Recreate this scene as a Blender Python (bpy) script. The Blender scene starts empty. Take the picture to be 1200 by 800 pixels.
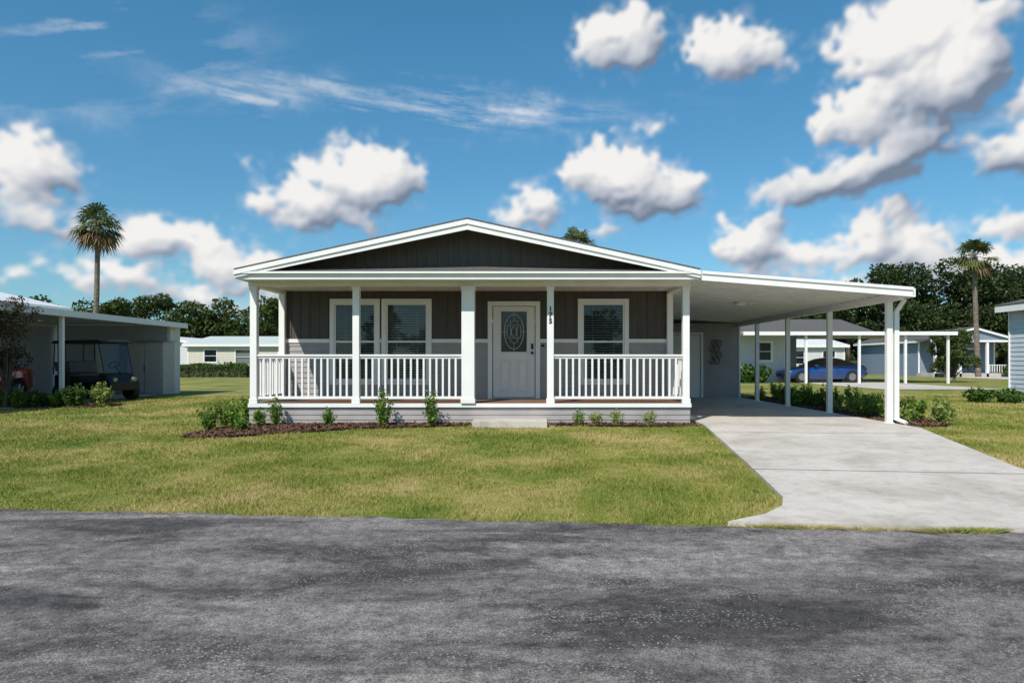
import bpy, bmesh, math, numpy as np
from mathutils import Vector, Matrix
S=bpy.context.scene
COL=S.collection
rng=np.random.default_rng(7)
S.view_settings.view_transform='Standard'
S.view_settings.look='None'
S.view_settings.exposure=0

# ------------------------------------------------------------ materials
def nd(nt,t,**kw):
    n=nt.nodes.new(t)
    for k,v in kw.items(): setattr(n,k,v)
    return n
def c4(c): return (c[0],c[1],c[2],1)
def mat(name,c1,c2=None,rough=0.6,scale=6,bump=0.0,bscale=60,metal=0,spec=0.4,detail=4,stretch=None,coat=0,stain=None):
    m=bpy.data.materials.new(name); m.use_nodes=True
    nt=m.node_tree; p=nt.nodes['Principled BSDF']; L=nt.links.new
    p.inputs['Roughness'].default_value=rough; p.inputs['Metallic'].default_value=metal
    p.inputs['Specular IOR Level'].default_value=spec
    p.inputs['Coat Weight'].default_value=coat
    if c2 is None: c2=tuple(v*0.86 for v in c1)
    g=nd(nt,'ShaderNodeNewGeometry')
    src=g.outputs['Position']
    if stretch:
        mp=nd(nt,'ShaderNodeMapping'); mp.inputs['Scale'].default_value=stretch
        L(src,mp.inputs['Vector']); src=mp.outputs[0]
    n=nd(nt,'ShaderNodeTexNoise'); n.inputs['Scale'].default_value=scale; n.inputs['Detail'].default_value=detail
    L(src,n.inputs['Vector'])
    r=nd(nt,'ShaderNodeValToRGB'); r.color_ramp.elements[0].position=0.35; r.color_ramp.elements[1].position=0.65
    r.color_ramp.elements[0].color=c4(c2); r.color_ramp.elements[1].color=c4(c1)
    L(n.outputs['Fac'],r.inputs['Fac']); colr=r.outputs[0]
    if stain:
        for sc,lo,a,b in stain:
            n3=nd(nt,'ShaderNodeTexNoise');n3.inputs['Scale'].default_value=sc;n3.inputs['Detail'].default_value=8;n3.inputs['Roughness'].default_value=.68;n3.inputs['Distortion'].default_value=.4
            L(src,n3.inputs['Vector']);r3=nd(nt,'ShaderNodeValToRGB');r3.color_ramp.elements[0].position=a;r3.color_ramp.elements[1].position=b
            r3.color_ramp.elements[0].color=(lo,lo*.98,lo*.95,1);r3.color_ramp.elements[1].color=(1,1,1,1);L(n3.outputs['Fac'],r3.inputs[0])
            x=nd(nt,'ShaderNodeMix',data_type='RGBA',blend_type='MULTIPLY');x.inputs[0].default_value=1;L(colr,x.inputs[6]);L(r3.outputs[0],x.inputs[7]);colr=x.outputs[2]
    L(colr,p.inputs['Base Color'])
    if bump>0:
        n2=nd(nt,'ShaderNodeTexNoise'); n2.inputs['Scale'].default_value=bscale; n2.inputs['Detail'].default_value=5
        L(src,n2.inputs['Vector'])
        b=nd(nt,'ShaderNodeBump'); b.inputs['Strength'].default_value=bump; b.inputs['Distance'].default_value=0.02
        L(n2.outputs['Fac'],b.inputs['Height']); L(b.outputs[0],p.inputs['Normal'])
    return m
def leafmat(name,cols,trans=0.3,patch=None,rough=0.6,isl=.35):
    m=bpy.data.materials.new(name); m.use_nodes=True
    nt=m.node_tree; L=nt.links.new
    for n in list(nt.nodes): nt.nodes.remove(n)
    out=nd(nt,'ShaderNodeOutputMaterial')
    g=nd(nt,'ShaderNodeNewGeometry')
    r=nd(nt,'ShaderNodeValToRGB')
    els=r.color_ramp.elements
    while len(els)<len(cols): els.new(0.5)
    for i,c in enumerate(cols):
        els[i].position=i/(len(cols)-1); els[i].color=c4(c)
    if patch:
        n=nd(nt,'ShaderNodeTexNoise'); n.inputs['Scale'].default_value=patch; n.inputs['Detail'].default_value=8; n.inputs['Roughness'].default_value=.68
        L(g.outputs['Position'],n.inputs['Vector'])
        mr=nd(nt,'ShaderNodeMapRange'); mr.inputs['From Min'].default_value=0.36; mr.inputs['From Max'].default_value=0.62
        L(n.outputs['Fac'],mr.inputs['Value'])
        mx=nd(nt,'ShaderNodeMath',operation='MULTIPLY_ADD'); mx.inputs[1].default_value=isl
        L(g.outputs['Random Per Island'],mx.inputs[0])
        m2=nd(nt,'ShaderNodeMath',operation='MULTIPLY'); m2.inputs[1].default_value=0.78
        L(mr.outputs[0],m2.inputs[0]); L(m2.outputs[0],mx.inputs[2]); L(mx.outputs[0],r.inputs['Fac'])
    else: L(g.outputs['Random Per Island'],r.inputs['Fac'])
    p=nd(nt,'ShaderNodeBsdfPrincipled'); p.inputs['Roughness'].default_value=rough; p.inputs['Specular IOR Level'].default_value=0.25
    L(r.outputs[0],p.inputs['Base Color'])
    if trans>0:
        t=nd(nt,'ShaderNodeBsdfTranslucent'); mx=nd(nt,'ShaderNodeMixShader'); mx.inputs[0].default_value=trans
        L(r.outputs[0],t.inputs['Color'])
        L(p.outputs[0],mx.inputs[1]); L(t.outputs[0],mx.inputs[2]); L(mx.outputs[0],out.inputs[0])
    else: L(p.outputs[0],out.inputs[0])
    return m
def glassmat(name,tint):
    m=bpy.data.materials.new(name); m.use_nodes=True
    nt=m.node_tree; L=nt.links.new
    for n in list(nt.nodes): nt.nodes.remove(n)
    out=nd(nt,'ShaderNodeOutputMaterial'); f=nd(nt,'ShaderNodeFresnel'); f.inputs[0].default_value=1.5
    t=nd(nt,'ShaderNodeBsdfTransparent'); t.inputs[0].default_value=c4(tint)
    g=nd(nt,'ShaderNodeBsdfGlossy'); g.inputs['Roughness'].default_value=0.02; g.inputs['Color'].default_value=(.9,.95,1,1)
    mx=nd(nt,'ShaderNodeMixShader'); L(f.outputs[0],mx.inputs[0]); L(t.outputs[0],mx.inputs[1]); L(g.outputs[0],mx.inputs[2]); L(mx.outputs[0],out.inputs[0])
    return m

WHITE=mat('white_paint',(.82,.81,.79),(.77,.765,.75),rough=.4,scale=3)
SOFFIT=mat('soffit_white',(.74,.71,.66),rough=.6,scale=3)
DARKSID=mat('dark_siding',(.080,.067,.054),(.062,.053,.043),rough=.55,scale=2,stretch=(8,8,.6))
GRAYSID=mat('gray_siding',(.36,.335,.33),(.32,.30,.295),rough=.6,scale=3)
SKIRT=mat('skirting',(.36,.33,.325),(.30,.28,.275),rough=.6,scale=3)
SHINGLE=mat('shingle',(.13,.125,.12),(.07,.068,.065),rough=.9,scale=25,bump=.6,bscale=80)
DECK=mat('deck_wood',(.24,.13,.08),(.14,.08,.05),rough=.7,scale=6,stretch=(1,12,1))
DOOR=mat('door_paint',(.80,.75,.72),(.77,.72,.69),rough=.35)
BLACK=mat('black_plastic',(.015,.015,.016),rough=.5)
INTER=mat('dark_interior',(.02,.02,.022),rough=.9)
DGLASS=mat('door_dark_glass',(.05,.055,.06),(.025,.03,.03),rough=.12,scale=18,spec=.5)
BLIND=mat('blind_slats',(.62,.61,.60),rough=.6)
CAME=mat('leading_metal',(.45,.45,.45),rough=.35,metal=.3)
GLASS=glassmat('window_glass',(.62,.66,.66))
ROOFW=mat('white_metal_roof',(.74,.74,.73),(.66,.665,.66),rough=.45,scale=2)
LBLUE=mat('light_blue_siding',(.53,.58,.63),(.48,.53,.58),rough=.6)
MBLUE=mat('blue_siding',(.22,.28,.36),(.18,.23,.30),rough=.6)
BEIGE=mat('beige_siding',(.62,.58,.48),(.56,.53,.44),rough=.6)
PALE=mat('pale_siding',(.62,.62,.62),(.56,.56,.56),rough=.6)
GREENW=mat('pale_green_roof',(.54,.60,.54),(.46,.52,.47),rough=.5)
LOCKER=mat('locker_gray',(.42,.40,.37),(.37,.35,.33),rough=.5)
RUBBER=mat('rubber',(.02,.02,.02),rough=.8)
RIM=mat('rim_metal',(.4,.4,.42),rough=.3,metal=.8)
CARBLUE=mat('car_paint_blue',(.004,.05,.22),(.004,.045,.20),rough=.2,coat=1,spec=.5,metal=.2)
CARRED=mat('car_paint_red',(.42,.02,.02),(.38,.02,.02),rough=.22,coat=1,spec=.6)
CARGLASS=mat('car_glass',(.01,.012,.015),rough=.05,spec=.8)
SEAT=mat('seat_vinyl',(.10,.09,.08),rough=.5)
BARK=mat('bark',(.13,.10,.08),(.07,.055,.045),rough=.95,scale=10)
PALMBARK=mat('palm_bark',(.24,.20,.16),(.11,.09,.07),rough=.95,scale=4,bump=.8,bscale=14,stretch=(1,1,4))

def road_mat():
    m=bpy.data.materials.new('asphalt'); m.use_nodes=True; nt=m.node_tree; L=nt.links.new
    p=nt.nodes['Principled BSDF']; p.inputs['Roughness'].default_value=.85; p.inputs['Specular IOR Level'].default_value=.3
    g=nd(nt,'ShaderNodeNewGeometry')
    def noise(sc,de,ro=.55,st=None,dist=0):
        n=nd(nt,'ShaderNodeTexNoise'); n.inputs['Scale'].default_value=sc; n.inputs['Detail'].default_value=de; n.inputs['Roughness'].default_value=ro
        n.inputs['Distortion'].default_value=dist
        if st:
            mp=nd(nt,'ShaderNodeMapping'); mp.inputs['Scale'].default_value=st; mp.inputs['Rotation'].default_value=(0,0,.103)
            L(g.outputs['Position'],mp.inputs['Vector']); L(mp.outputs[0],n.inputs['Vector'])
        else: L(g.outputs['Position'],n.inputs['Vector'])
        return n.outputs['Fac']
    def ramp(s,a,b,ca,cb):
        r=nd(nt,'ShaderNodeValToRGB'); r.color_ramp.elements[0].position=a; r.color_ramp.elements[1].position=b
        r.color_ramp.elements[0].color=c4(ca); r.color_ramp.elements[1].color=c4(cb); L(s,r.inputs[0]); return r.outputs[0]
    def mix(t,f,a,b):
        x=nd(nt,'ShaderNodeMix',data_type='RGBA',blend_type=t)
        if isinstance(f,float): x.inputs[0].default_value=f
        else: L(f,x.inputs[0])
        L(a,x.inputs[6]); L(b,x.inputs[7]); return x.outputs[2]
    big=ramp(noise(.8,9,.70,(.6,1.7,1),.5),.41,.57,(.078,.072,.073),(.235,.215,.205))
    band=ramp(noise(1.3,4,.6,(.06,1,1)),.35,.65,(.72,.72,.72),(1.18,1.18,1.18))
    mid=ramp(noise(9,8,.8),.36,.64,(.5,.5,.5),(1.45,1.43,1.42))
    fine=ramp(noise(110,4,.85),.38,.62,(.28,.28,.28),(1.9,1.87,1.85))
    c=mix('MULTIPLY',1.0,big,mid); c=mix('MULTIPLY',1.0,c,fine); c=mix('MULTIPLY',1.0,c,band)
    # worn patches with the pale stone of the mix showing
    v=nd(nt,'ShaderNodeTexVoronoi'); v.inputs['Scale'].default_value=42; L(g.outputs['Position'],v.inputs['Vector'])
    sp=ramp(v.outputs['Distance'],.16,.34,(1,1,1),(0,0,0))
    spn=ramp(noise(2.6,7,.75,(.6,1.3,1)),.47,.58,(0,0,0),(1,1,1))
    f=mix('MULTIPLY',1.0,sp,spn)
    lt=nd(nt,'ShaderNodeRGB'); lt.outputs[0].default_value=(.40,.375,.35,1)
    c=mix('MIX',f,c,lt.outputs[0])
    # a few dark oil drips
    oil=ramp(noise(1.9,5,.5,None,.3),.27,.34,(.55,.55,.55),(1,1,1));c=mix('MULTIPLY',1.0,c,oil)
    wv=nd(nt,'ShaderNodeTexNoise');wv.inputs['Scale'].default_value=1.6;wv.inputs['Detail'].default_value=7;L(g.outputs['Position'],wv.inputs['Vector'])
    ad=nd(nt,'ShaderNodeVectorMath',operation='MULTIPLY_ADD');ad.inputs[1].default_value=(1.1,1.1,0);L(wv.outputs['Color'],ad.inputs[0]);L(g.outputs['Position'],ad.inputs[2])
    vc=nd(nt,'ShaderNodeTexVoronoi',feature='DISTANCE_TO_EDGE');vc.inputs['Scale'].default_value=.28;L(ad.outputs[0],vc.inputs['Vector'])
    ck=ramp(vc.outputs['Distance'],.0,.0025,(.74,.74,.74),(1,1,1))
    c=mix('MULTIPLY',1.0,c,ck)
    L(c,p.inputs['Base Color'])
    b=nd(nt,'ShaderNodeBump'); b.inputs['Strength'].default_value=.8; b.inputs['Distance'].default_value=.015
    L(noise(100,4,.75),b.inputs['Height']); L(b.outputs[0],p.inputs['Normal'])
    return m
ASPH=road_mat()
CONC=mat('concrete',(.60,.555,.505),(.52,.48,.435),rough=.85,scale=1.1,bump=.2,bscale=120,detail=10,stain=[(.9,.80,.38,.52),(6,.88,.36,.5),(1.9,.72,.27,.36),(70,.88,.4,.6)])
JOINT=mat('joint_dark',(.20,.18,.16),rough=.9)
MULCH=mat('mulch_base',(.095,.05,.035),(.04,.024,.018),rough=1,scale=30,bump=1,bscale=60)
CHIP=leafmat('mulch_chips',[(.04,.02,.014),(.14,.07,.045),(.22,.13,.09)],trans=0,rough=.95)
GROUND=leafmat('lawn_ground',[(.085,.125,.02),(.16,.18,.035),(.25,.225,.065),(.34,.27,.12)],trans=0,patch=.5,rough=1,isl=.1)
BLADE=leafmat('grass_blades',[(.10,.16,.02),(.20,.245,.038),(.34,.315,.085),(.52,.41,.19)],trans=.2,patch=.5)
FGREEN=leafmat('shrub_leaves',[(.05,.11,.015),(.11,.21,.025),(.23,.34,.05)],trans=.3)
FYEL=leafmat('shrub_leaves_light',[(.14,.22,.04),(.25,.33,.07),(.33,.37,.12)],trans=.3)
FDARK=leafmat('hedge_leaves',[(.025,.06,.012),(.06,.12,.018),(.11,.19,.03)],trans=.2)
FTREE=leafmat('tree_leaves',[(.03,.05,.014),(.058,.09,.02),(.11,.145,.035)],trans=.2)
FTREE2=leafmat('tree_leaves_dark',[(.016,.030,.010),(.032,.054,.014),(.066,.09,.022)],trans=.15)
FRED=leafmat('myrtle_leaves',[(.05,.025,.02),(.06,.06,.02),(.10,.05,.035),(.05,.08,.02)],trans=.25)
FPALM=leafmat('palm_fronds',[(.05,.075,.02),(.10,.13,.035),(.16,.16,.055)],trans=.2)
FDEAD=leafmat('palm_dead',[(.14,.09,.045),(.24,.17,.09)],trans=.1)

# ------------------------------------------------------------ helpers
def empty(name,loc=(0,0,0),rz=0):
    e=bpy.data.objects.new(name,None); e.location=loc; e.rotation_euler=(0,0,rz); e.empty_display_size=.3
    COL.objects.link(e); return e
class Bt:
    def __init__(s): s.v=[];s.f=[];s.m=[];s.mats=[]
    def mi(s,m):
        if m not in s.mats: s.mats.append(m)
        return s.mats.index(m)
    def add(s,vs,fs,m):
        o=len(s.v); s.v+= [tuple(v) for v in vs]; k=s.mi(m)
        for f in fs: s.f.append([i+o for i in f]); s.m.append(k)
    def box(s,x0,x1,y0,y1,z0,z1,m):
        vs=[(x0,y0,z0),(x1,y0,z0),(x1,y1,z0),(x0,y1,z0),(x0,y0,z1),(x1,y0,z1),(x1,y1,z1),(x0,y1,z1)]
        s.add(vs,[(0,3,2,1),(4,5,6,7),(0,1,5,4),(1,2,6,5),(2,3,7,6),(3,0,4,7)],m)
    def prism(s,pts,y0,y1,m,axis='y'):
        n=len(pts)
        if axis=='y': vs=[(a,y0,b) for a,b in pts]+[(a,y1,b) for a,b in pts]
        else: vs=[(y0,a,b) for a,b in pts]+[(y1,a,b) for a,b in pts]
        fs=[list(range(n)),list(range(2*n-1,n-1,-1))]+[(i,i+n,(i+1)%n+n,(i+1)%n) for i in range(n)]
        s.add(vs,fs,m)
    def cyl(s,p0,p1,r0,r1,m,seg=10):
        p0=Vector(p0);p1=Vector(p1);d=(p1-p0).normalized()
        a=d.orthogonal().normalized();b=d.cross(a);vs=[]
        for p,r in((p0,r0),(p1,r1)):
            for i in range(seg):
                t=2*math.pi*i/seg; vs.append(p+a*math.cos(t)*r+b*math.sin(t)*r)
        fs=[(i,(i+1)%seg,(i+1)%seg+seg,i+seg) for i in range(seg)]+[list(range(seg))[::-1],list(range(seg,2*seg))]
        s.add(vs,fs,m)
    def quad(s,a,b,c,d,m): s.add([a,b,c,d],[(0,1,2,3)],m)
    def make(s,name,parent=None,bevel=0,smooth=False):
        me=bpy.data.meshes.new(name); me.from_pydata(s.v,[],s.f)
        for m in s.mats: me.materials.append(m)
        me.polygons.foreach_set('material_index',s.m)
        if smooth: me.polygons.foreach_set('use_smooth',[True]*len(s.f))
        bm=bmesh.new(); bm.from_mesh(me); bmesh.ops.recalc_face_normals(bm,faces=bm.faces); bm.to_mesh(me); bm.free()
        o=bpy.data.objects.new(name,me); COL.objects.link(o)
        if parent: o.parent=parent
        if bevel:
            b=o.modifiers.new('bevel','BEVEL'); b.width=bevel; b.segments=2; b.limit_method='ANGLE'
        return o
def fastmesh(name,V,k,mats,mi=None,parent=None):
    N=len(V); me=bpy.data.meshes.new(name)
    me.vertices.add(N*k); me.vertices.foreach_set('co',V.reshape(-1).astype(np.float32))
    me.loops.add(N*k); me.loops.foreach_set('vertex_index',np.arange(N*k,dtype=np.int32))
    me.polygons.add(N); me.polygons.foreach_set('loop_start',(np.arange(N)*k).astype(np.int32))
    try: me.polygons.foreach_set('loop_total',np.full(N,k,dtype=np.int32))
    except Exception: pass
    for m in mats: me.materials.append(m)
    if mi is not None: me.polygons.foreach_set('material_index',np.asarray(mi,dtype=np.int32))
    me.update(calc_edges=True)
    o=bpy.data.objects.new(name,me); COL.objects.link(o)
    if parent: o.parent=parent
    return o
def rdir(n):
    v=rng.normal(size=(n,3)); return v/np.linalg.norm(v,axis=1,keepdims=True)
def leaves(P,ln,wd,up=0.0,out=None):
    n=len(P); a=rdir(n)
    if out is not None: a=a+out
    a[:,2]+=up; a/=np.linalg.norm(a,axis=1,keepdims=True)
    b=np.cross(a,rdir(n)); b/=np.linalg.norm(b,axis=1,keepdims=True)
    s=rng.uniform(.6,1.3,size=(n,1))
    return np.stack([P-a*ln*s*.5,P+b*wd*s*.5,P+a*ln*s*.5,P-b*wd*s*.5],axis=1)

# ------------------------------------------------------------ terrain
def sdist(x,y): return y-(6.38-0.103*x)
def H(x,y):
    s=sdist(x,y)
    return -.28 if s<=0 else min(0,-.28+.0431*s)
SB=.28/.0431
def sheet(name,poly,off,m,thick=0):
    bm=bmesh.new(); vs=[bm.verts.new((x,y,0)) for x,y in poly]; bm.faces.new(vs)
    nrm=Vector((.103,1,0)).normalized()
    for s in(0,SB):
        bmesh.ops.bisect_plane(bm,geom=bm.verts[:]+bm.edges[:]+bm.faces[:],plane_co=(0,6.38+s,0),plane_no=nrm)
    bmesh.ops.triangulate(bm,faces=bm.faces[:])
    for v in bm.verts: v.co.z=H(v.co.x,v.co.y)+off
    bmesh.ops.recalc_face_normals(bm,faces=bm.faces[:])
    for f in bm.faces:
        if f.normal.z<0: f.normal_flip()
    if thick:
        ex=bmesh.ops.extrude_face_region(bm,geom=bm.faces[:])
        for v in [g for g in ex['geom'] if isinstance(g,bmesh.types.BMVert)]: v.co.z-=thick
        bmesh.ops.recalc_face_normals(bm,faces=bm.faces[:])
    me=bpy.data.meshes.new(name); bm.to_mesh(me); bm.free(); me.materials.append(m)
    o=bpy.data.objects.new(name,me); COL.objects.link(o); return o
def inpoly(X,Y,poly):
    r=np.zeros(len(X),bool); n=len(poly); j=n-1
    for i in range(n):
        xi,yi=poly[i];xj,yj=poly[j]
        c=((yi>Y)!=(yj>Y))&(X<(xj-xi)*(Y-yi)/(yj-yi+1e-12)+xi); r^=c; j=i
    return r
sheet('ground',[(-900,-700),(900,-700),(900,1500),(-900,1500)],0,GROUND)
E=lambda x,s: (x,6.38-.103*x+s)
re=[]
for i in range(0,481):
    x=-30+i*.125; re.append(E(x,.02*math.sin(x*3.1)+.018*math.sin(x*7.7+1)+rng.uniform(-.018,.018)))
road=[E(-200,0)]+re+[E(200,0),E(200,-9.5),E(-200,-9.5)]
sheet('road',road,.012,ASPH)
drive=[(3.30,13.0),(3.12,11.3),(2.90,9.2),(2.74,7.8),(2.66,7.15),(2.52,6.8),(2.25,6.5),(1.82,6.24),
       (7.6,5.64),(6.9,6.1),(6.35,6.7),(6.1,7.5),(6.2,8.7),(6.72,11),(7.02,12.3),(7.02,22.6),(3.30,22.6)]
sheet('driveway',drive,.045,CONC,thick=.08)
jb=Bt()
def jline(x0,y0,x1,y1,w=.009):
    n=Vector((y1-y0,-(x1-x0),0)).normalized()*w
    m=12
    for i in range(m):
        a=i/m;b=(i+1)/m
        xa,ya=x0+(x1-x0)*a,y0+(y1-y0)*a; xb,yb=x0+(x1-x0)*b,y0+(y1-y0)*b
        za=H(xa,ya)+.0495; zb=H(xb,yb)+.0495
        jb.quad((xa-n.x,ya-n.y,za),(xb-n.x,yb-n.y,zb),(xb+n.x,yb+n.y,zb),(xa+n.x,ya+n.y,za),JOINT)
jline(3.18,11.8,6.85,11.45); jline(2.82,8.6,6.15,8.2); jline(3.32,15,7.0,15); jline(3.32,18.6,7.0,18.6)
o=jb.make('driveway_joints'); o.parent=bpy.data.objects['driveway']
bedA=[(-6.05,11.75),(-5.75,12.6),(-5.62,13.6),(-5.5,14.6),(-5.42,13.31),(-1.12,13.31),(-1.1,12.95),(-2.2,12.72),(-3.3,12.5),(-4.4,12.0),(-5.2,11.62),(-5.7,11.55)]
bedB=[(.38,13.31),(3.22,13.31),(3.24,12.75),(2.2,12.72),(1.2,12.85),(.4,12.95)]
bedC=[(7.06,12.7),(7.06,23),(8.2,23),(8.35,18),(8.3,14.5),(8.15,13.2),(7.7,12.6)]
bedD=[(-16.5,17.4),(-11.6,18.1),(-11.2,19.0),(-12.2,19.4),(-16.5,19.0)]
beds=[bedA,bedB,bedC,bedD]
for b in beds:
    o=sheet('mulch_bed',b,.028,MULCH)
    xs=[p[0] for p in b]; ys=[p[1] for p in b]
    A=(max(xs)-min(xs))*(max(ys)-min(ys)); n=int(A*900)
    X=rng.uniform(min(xs)-.05,max(xs)+.05,n);Y=rng.uniform(min(ys)-.05,max(ys)+.05,n)
    k=inpoly(X,Y,b);X=X[k];Y=Y[k]
    P=np.stack([X,Y,np.array([H(x,y) for x,y in zip(X,Y)])+.035+rng.uniform(0,.02,len(X))],1)
    a=rdir(len(P));a[:,2]*=.3; a/=np.linalg.norm(a,axis=1,keepdims=True)
    bb=np.cross(a,rdir(len(P))*.4+np.array([0,0,1]));bb/=np.linalg.norm(bb,axis=1,keepdims=True)
    s=rng.uniform(.5,1.4,(len(P),1))
    V=np.stack([P-a*.035*s-bb*.01,P+a*.035*s-bb*.01,P+a*.035*s+bb*.01,P-a*.035*s+bb*.01],1)
    fastmesh('bark_chips',V,4,[CHIP],parent=o)
wb=Bt(); wb.box(-1.06,.34,12.72,13.28,-.1,.13,CONC); wb.make('concrete_step',bevel=.012)

def blades(xr,yr,dens,h,w):
    A=(xr[1]-xr[0])*(yr[1]-yr[0]); n=int(A*dens)
    X=rng.uniform(*xr,n);Y=rng.uniform(*yr,n)
    s=Y-(6.38-.103*X)
    k=s>(.0+.025*np.sin(X*5.3)+.03*np.sin(X*13+2)-.045*rng.uniform(0,1,n))
    for p in beds+[drive]:k&=~inpoly(X,Y,p)
    k&=~((X>-5.45)&(X<3.15)&(Y>13.2)&(Y<28)); k&=~((X>-1.06)&(X<.34)&(Y>12.72)&(Y<13.3))
    X=X[k];Y=Y[k];s=s[k];n=len(X)
    Z=np.clip(-.28+.0431*s,-.28,0)
    clump=.75+.35*np.sin(X*2.3+np.sin(Y*1.7)*2)*np.sin(Y*2.9+X)+.3*np.sin(X*9+np.sin(Y*7)*2)*np.sin(Y*8+X*3)
    clump=np.clip(clump,.25,1.5)
    hh=h*rng.uniform(.5,1.25,n)*clump
    t=rng.uniform(0,2*math.pi,n); lean=rng.normal(0,.6,(n,2))*hh[:,None]
    dx=np.cos(t)*w*.5;dy=np.sin(t)*w*.5
    V=np.stack([np.stack([X-dx,Y-dy,Z-.005],1),np.stack([X+dx,Y+dy,Z-.005],1),np.stack([X+lean[:,0],Y+lean[:,1],Z+hh],1)],1)
    return V
VV=[blades((-9,3.4),(5.9,9.5),3600,.045,.010),blades((-11,3.4),(9.5,13.4),2000,.045,.014),
    blades((-17,-5.2),(13.4,24),450,.05,.022),blades((-17,-9),(6.5,13.4),500,.05,.016),
    blades((5.9,12),(5.4,13.4),2000,.045,.014),blades((7,19),(13.4,26),450,.05,.022)]
lawn=fastmesh('lawn_grass',np.concatenate(VV),3,[BLADE])
def tuft(name,x,y,r,n,h,m,w=.012):
    th=rng.uniform(0,2*math.pi,n);rr=r*np.sqrt(rng.uniform(0,1,n));X=x+rr*np.cos(th)*1.8;Y=y+rr*np.sin(th)*.5
    hh=h*rng.uniform(.4,1.2,n);z=H(x,y)+.01;t=rng.uniform(0,6.28,n)
    lx=(X-x)*.8+rng.normal(0,.35,n)*hh;ly=rng.normal(0,.35,n)*hh
    Z=np.full(n,z)
    V=np.stack([np.stack([X-np.cos(t)*w/2,Y-np.sin(t)*w/2,Z],1),np.stack([X+np.cos(t)*w/2,Y+np.sin(t)*w/2,Z],1),np.stack([X+lx,Y+ly,Z+hh],1)],1)
    return fastmesh(name,V,3,[m])
for x,r,h in((3.7,.16,.045),(3.95,.1,.05),(2.5,.12,.04),(2.2,.08,.04),(2.95,.08,.03)):
    tuft('weed_tuft',x,6.38-.103*x-.01,r,int(900*r*4),h,BLADE,.008)
# ------------------------------------------------------------ siding helpers
def spans(x0,x1,z0,z1,ops):
    iv=[(x0,x1)]
    for(a,b,c,d) in ops:
        if d<=z0+.001 or c>=z1-.001: continue
        nv=[]
        for(p,q) in iv:
            if b<=p or a>=q: nv.append((p,q));continue
            if a>p:nv.append((p,a))
            if b<q:nv.append((b,q))
        iv=nv
    return iv
def laps(B,x0,x1,y,z0,z1,m,ops=(),ex=.115,t=.016):
    z=z0
    cuts=sorted(set([z0,z1]+[c for o in ops for c in(o[2],o[3]) if z0<c<z1]))
    zs=[]
    while z<z1-1e-4:
        zs.append((z,min(z+ex,z1))); z+=ex
    for(a,b) in zs:
        cs=[a]+[c for c in cuts if a+1e-4<c<b-1e-4]+[b]
        for c0,c1 in zip(cs[:-1],cs[1:]):
            fa=t*(1-(c0-a)/ex);fb=t*(1-(c1-a)/ex)
            for(p,q) in spans(x0,x1,c0,c1,ops):
                B.prism([(y-fa,c0),(y-fb,c1),(y+.02,c1),(y+.02,c0)],p,q,m,axis='x')
def laps_side(B,x,y0,y1,z0,z1,m,sgn=-1,ex=.14,t=.016):
    z=z0
    while z<z1-1e-4:
        b=min(z+ex,z1);B.prism([(x+sgn*t,z),(x+sgn*t*(1-(b-z)/ex),b),(x-sgn*.02,b),(x-sgn*.02,z)],y0,y1,m);z+=ex
def battens(B,x0,x1,y,z0,z1,m,ops=(),sp=.2,ztop=None):
    cuts=sorted(set([z0,z1]+[c for o in ops for c in(o[2],o[3]) if z0<c<z1]))
    for c0,c1 in zip(cuts[:-1],cuts[1:]):
        for(p,q) in spans(x0,x1,c0,c1,ops): B.box(p,q,y,y+.02,c0,c1,m)
    x=x0+sp/2
    while x<x1:
        for c0,c1 in zip(cuts[:-1],cuts[1:]):
            if any(a<x+.02 and b>x-.02 and c<c1-.001 and d>c0+.001 for a,b,c,d in ops): continue
            B.box(x-.016,x+.016,y-.014,y-.0005,c0,c1,m)
        x+=sp
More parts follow.
